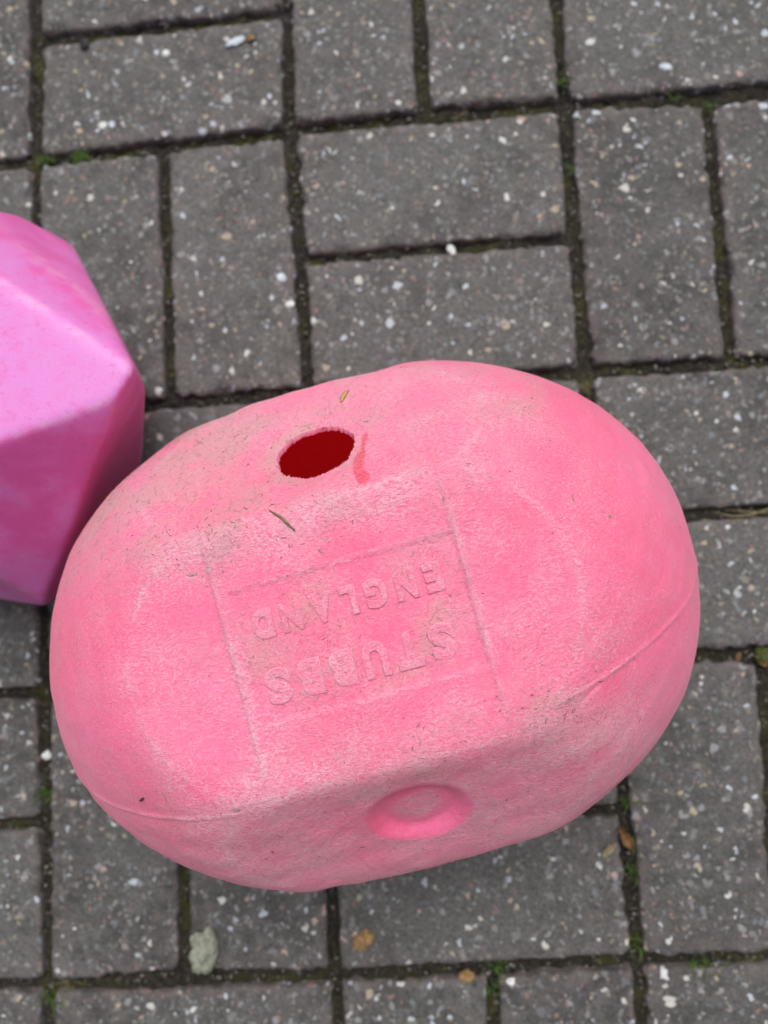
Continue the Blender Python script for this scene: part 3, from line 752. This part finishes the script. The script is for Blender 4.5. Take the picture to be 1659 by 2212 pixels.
# ------------------------------------------------------------------ grass, moss, stones and dead leaves on the paving
def blades(n, length, width, spread, seed, up=0.5):
    r = np.random.RandomState(seed); V, Fc = [], []
    for _ in range(n):
        th = r.uniform(0, 6.28); d = np.array([math.cos(th), math.sin(th), 0]); s = np.array([-d[1], d[0], 0])
        L = length * r.uniform(0.5, 1.1); w = width * r.uniform(0.6, 1.2); p0 = np.array([r.normal(0, spread), r.normal(0, spread), 0]); b = len(V)
        rise = r.uniform(0.25, 1.0) * up
        for q in range(4):
            f = q / 3.0
            m = p0 + d * L * f * (0.5 + 0.5 * f) + np.array([0, 0, 1]) * L * rise * (f * (1.7 - 1.0 * f))
            ww = w * (1 - 0.92 * f) / 2
            V += [m - s * ww, m + s * ww, m + np.array([0, 0, -ww * 0.5])]
        for q in range(3):
            a = b + q * 3
            Fc += [(a, a + 1, a + 4, a + 3), (a + 1, a + 2, a + 5, a + 4), (a + 2, a, a + 3, a + 5)]
    return mesh('blades', V, Fc)
def tuft(x, y, n, L, label, mat=M_GRASS, name='grass_tuft', up=0.55, w=0.0009, spread=0.0022, group=None, cat='grass'):
    o = link(name, blades(n, L, w, spread, int((x + 2) * 9973 + (y + 2) * 7919) % 100000, up), mat)
    o.location = (x, y, -0.0040); o.rotation_euler = (0, 0, random.uniform(0, 6))
    return tag(o, label, cat, group)
TUFTS = [(0.0064, -0.0008, 26, 0.0060, 'low bright green tuft at the joint crossing above the faceted ball'),
         (0.0345, -0.0006, 34, 0.0070, 'wider bright green tuft in the joint beside the crossing above the faceted ball'),
         (0.4123, 0.0213, 16, 0.0060, 'small yellow-green tuft in the joint above the far paver crossing'),
         (0.4165, -0.0487, 9, 0.0040, 'tiny green sprig in the joint below the far paver crossing'),
         (-0.0138, -0.5171, 16, 0.0065, 'green tuft in the short joint that ends left of the oval ball'),
         (0.0005, -0.4858, 18, 0.0062, 'dull green tuft beside a white pebble in the joint left of the oval ball'),
         (0.0024, -0.6304, 16, 0.0085, 'spiky green tuft just below the crossing with dry grass'),
         (0.4161, -0.5100, 18, 0.0066, 'spiky green tuft below the ochre leaf crumb in the joint'),
         (0.4176, -0.5391, 14, 0.0058, 'green tuft beside the curled brown leaf'),
         (0.4161, -0.5558, 16, 0.0050, 'mossy yellow-green tuft below the curled brown leaf'),
         (0.4127, -0.6038, 14, 0.0062, 'spiky green tuft just above a joint crossing'),
         (0.4475, -0.6194, 12, 0.0070, 'smaller of two star-shaped green tufts side by side in a joint'),
         (0.4607, -0.6183, 18, 0.0088, 'larger of two star-shaped green tufts side by side in a joint'),
         (0.3191, -0.6163, 16, 0.0058, 'green tuft where a short joint meets the long joint'),
         (0.3134, -0.6311, 14, 0.0050, 'yellow-green tuft in the short joint beneath another tuft'),
         (0.5194, -0.0099, 8, 0.0045, 'faint green sprig at the top of a short joint'),
         (0.4935, 0.0010, 8, 0.0040, 'tiny yellow-green sprig in a long joint beside the far pavers')]
for x, y, n, L, lab in TUFTS: tuft(x, y, int(n * 1.3), L * 1.6, lab, w=0.0013, up=0.75)
for x, y, n, L, lab in [(0.4118, -0.2183, 14, 0.013, 'wispy dry straw-coloured tuft behind the oval ball'), (0.3348, 0.0030, 12, 0.0065, 'small pale dry tuft in a far joint'),
                        (0.0150, -0.6182, 18, 0.015, 'sprawling dry grass at the joint crossing below the oval ball')]:
    tuft(x, y, n, L, lab, M_DRY, 'dry_tuft', 0.35, 0.0007)
def curved_blade(name, pts, w, mat, label, cat, parent=None, r3=0.5):
    pts = np.array(pts, float); V, Fc = [], []
    n = len(pts)
    for q in range(n):
        d = pts[min(q + 1, n - 1)] - pts[max(q - 1, 0)]; d /= np.linalg.norm(d); s = np.cross((0, 0, 1.0), d); s /= np.linalg.norm(s) + 1e-9; up = np.cross(d, s)
        ww = w * (1 - 0.65 * abs(2 * q / (n - 1) - 1) ** 3)
        V += [pts[q] - s * ww, pts[q] + up * ww * r3, pts[q] + s * ww, pts[q] - up * ww * r3]
    for q in range(n - 1):
        for k in range(4):
            a, b = q * 4 + k, q * 4 + (k + 1) % 4; Fc.append((a, b, b + 4, a + 4))
    Fc += [(3, 2, 1, 0), tuple((n - 1) * 4 + k for k in range(4))]
    c = np.array(V).mean(0); o = link(name, mesh(name, np.array(V) - c, Fc), mat); o.location = c
    return tag(o, label, cat)
curved_blade('dry_grass', [(0.492, -0.3135, -0.001), (0.503, -0.3175, 0.0015), (0.516, -0.3172, 0.001), (0.530, -0.3135, 0.002), (0.546, -0.3118, 0.001)], 0.0006, M_DRY, 'long dry grass blade lying along the joint right of the oval ball', 'grass blade')
curved_blade('dry_grass', [(0.500, -0.3120, -0.002), (0.512, -0.3145, 0.0005), (0.524, -0.3160, 0.001), (0.538, -0.3162, 0.0)], 0.0005, M_DRY, 'shorter dry grass blade crossing the long one right of the oval ball', 'grass blade')

def stone(name, x, y, size, mat, label, cat='pebble', z=0.0, seed=1, sub=3, flat=0.5, rot=0.0, rough=1.0):
    v, f = rock(seed, sub)
    nz = sinfield(seed + 50, 16, 0.5, 2.2)
    v = v * (1 + 0.13 * rough * nz(v))[:, None]
    v = v * np.array(size) / 2 * np.array([1, 1, flat])
    o = link(name, mesh(name, v, f), mat); o.location = (x, y, z + size[0] * 0.02); o.rotation_euler = (0, 0, rot)
    return tag(o, label, cat)
stone('mortar_crumb', 0.1137, -0.5990, (0.0195, 0.0285, 0.013), M_MORTAR, 'pale grey-green lump of old mortar lying half over a joint', 'stone', 0.0022, 8, 4, 0.55, -0.30, 0.8)
stone('pebble', 0.1072, 0.0768, (0.0062, 0.0066, 0.004), M_WHITE, 'round white pebble set in a far paver on its own', 'pebble', 0.0, 5)
stone('pebble', 0.0622, 0.0213, (0.0052, 0.0058, 0.004), M_BLUEP, 'pale blue pebble touching a white one on a far paver', 'pebble', 0.0, 6)
stone('pebble', 0.0547, 0.0217, (0.0062, 0.0062, 0.004), M_WHITE, 'white pebble touching a pale blue one on a far paver', 'pebble', 0.0, 7)
stone('pebble', 0.1908, -0.1154, (0.0075, 0.0072, 0.004), M_BLUEP, 'pale blue-white pebble on the paver edge above the dark joint hollow', 'pebble', 0.0, 8)
stone('pebble', 0.1962, -0.1365, (0.0068, 0.0058, 0.005), M_WHITE, 'cream pebble sitting in the dark joint hollow', 'pebble', -0.0005, 9)
stone('pebble', 0.3205, -0.1041, (0.0052, 0.0090, 0.005), M_WHITE, 'long cream pebble lying on the joint behind the oval ball', 'pebble', -0.0015, 10, rot=0.5)
stone('pebble', 0.4887, 0.0230, (0.0100, 0.0060, 0.004), M_BLUEP, 'long pale blue chip on the far paver', 'pebble', 0.0, 11, rot=-0.5)
stone('pebble', 0.0012, -0.4606, (0.0072, 0.0066, 0.006), M_WHITE, 'white pebble in the joint left of the oval ball', 'pebble', -0.0015, 12)
stone('pebble', 0.0422, 0.0908, (0.0080, 0.0080, 0.007), M_BLACK, 'round black pebble beside a far joint', 'pebble', 0.0015, 13)
stone('white_flake', 0.1632, 0.0795, (0.0150, 0.0058, 0.003), M_BLUEP, 'flat white flake beside an orange leaf scrap', 'stone', 0.0008, 14, rot=0.25, rough=1.6)
stone('pebble', 0.3264, -0.6246, (0.0062, 0.0050, 0.005), M_WHITE, 'white pebble on the paver corner beside the green tufts', 'pebble', 0.0, 15)
def leaf(x, y, L, W, mat, label, seed, z=0.0012, rot=0.0, curl=0.25):
    r = np.random.RandomState(seed); n, m = 11, 7; V, Fc = [], []
    prof = np.sin(np.linspace(0.18, math.pi - 0.12, n)) ** 0.7 * (1 + 0.3 * r.normal(size=n) * 0.6)
    for layer in (0, 1):
        for a in range(n):
            for b in range(m):
                t = b / (m - 1) - 0.5
                px, py = (a / (n - 1) - 0.5) * L, t * W * prof[a]
                V.append((px, py, curl * W * (2 * t) ** 2 + 0.1 * W * math.sin(5 * px / L + seed) + 0.0006 * math.sin(px * 900) * math.cos(py * 800) - layer * 0.0004))
    k = n * m
    for a in range(n - 1):
        for b in range(m - 1):
            q = a * m + b; Fc += [(q, q + m, q + m + 1, q + 1), (k + q, k + q + 1, k + q + m + 1, k + q + m)]
    ring = [b for b in range(m)] + [a * m + m - 1 for a in range(1, n)] + [(n - 1) * m + b for b in range(m - 2, -1, -1)] + [a * m for a in range(n - 2, 0, -1)]
    for q in range(len(ring)):
        a, b = ring[q], ring[(q + 1) % len(ring)]; Fc.append((a, b, b + k, a + k))
    o = link('leaf_scrap', mesh('leaf_scrap', V, Fc), mat); o.location = (x, y, z); o.rotation_euler = (r.uniform(-.15, .15), r.uniform(-.15, .15), rot)
    return tag(o, label, 'leaf')
leaf(0.2268, -0.5928, 0.0165, 0.0120, M_OCHRE, 'crumpled ochre leaf scrap on the paver below the dimple', 21, rot=0.5)
leaf(0.4162, -0.4852, 0.0120, 0.0080, M_OCHRE, 'ochre leaf crumb in the joint at the edge of the oval ball', 22, z=-0.001, rot=1.4)
leaf(0.4105, -0.5325, 0.0160, 0.0070, M_BROWN, 'curled brown leaf in the joint between green tufts', 23, z=0.0, rot=2.0, curl=0.6)
leaf(0.3985, -0.5395, 0.0130, 0.0055, M_DRY, 'tan leaf strip lying beside the curled brown leaf', 24, rot=0.6, curl=0.4)
leaf(0.2963, -0.6194, 0.0110, 0.0090, M_OCHRE, 'ochre crumb of leaf in the long joint below the oval ball', 25, z=-0.001, rot=0.2)
leaf(0.1758, 0.0804, 0.0075, 0.0045, M_OCHRE, 'small orange leaf scrap beside a white flake', 26, rot=0.1)
leaf(0.4985, -0.4145, 0.0060, 0.0035, M_BROWN, 'rust-brown leaf crumb in the joint right of the oval ball', 27, z=-0.001, rot=1.2)
leaf(0.5150, -0.4200, 0.0075, 0.0040, M_BROWN, 'rust-brown leaf crumb beside moss at the right joint corner', 28, z=-0.0015, rot=-0.9)
mv, mf = rock(31, 4); mz = sinfield(99, 24, 0.6, 4)
mo = link('moss_clump', mesh('moss_clump', mv * (1 + 0.22 * mz(mv))[:, None] * np.array([0.009, 0.006, 0.0035]), mf), M_MOSS)
mo.location = (0.5190, -0.4170, -0.003); tag(mo, 'green moss clump at the right joint corner', 'moss')

# things lying on the oval ball
MB = ball.matrix_basis.copy()
bpy.context.view_layer.update()
def on_ball(uv, lift):
    uv = np.array(uv); z = surf_z(uv[:, 0], uv[:, 1], False) + BALL_Z + lift
    return [tuple(ball.matrix_world @ Vector((a, b, c))) for (a, b), c in zip(uv, z)]
curved_blade('straw_sliver', on_ball([(0.0180, 0.1040), (0.0186, 0.1057), (0.0196, 0.1073), (0.0208, 0.1090), (0.0228, 0.1106)], 0.0008), 0.0012, M_STRAW, 'curved ochre straw sliver on the far shoulder of the oval ball', 'straw')
curved_blade('brown_straw', on_ball([(-0.0201, 0.0557), (-0.0175, 0.0532), (-0.0156, 0.0512), (-0.0136, 0.0478), (-0.0113, 0.0442)], 0.0007), 0.0006, M_STEM, 'thin brown straw lying below the hole of the oval ball', 'straw', r3=0.9)
curved_blade('dark_chip', on_ball([(-0.1086, -0.0474), (-0.1068, -0.0466), (-0.1049, -0.0459)], 0.0004), 0.0006, M_DARKCHIP, 'tiny dark green chip stuck on the near end of the oval ball', 'chip')
curved_blade('brown_sliver', on_ball([(0.0387, 0.0105), (0.0389, 0.0115), (0.0390, 0.0127)], 0.0003), 0.0003, M_BROWN, 'tiny rust-brown sliver stuck in the letter E', 'sliver')
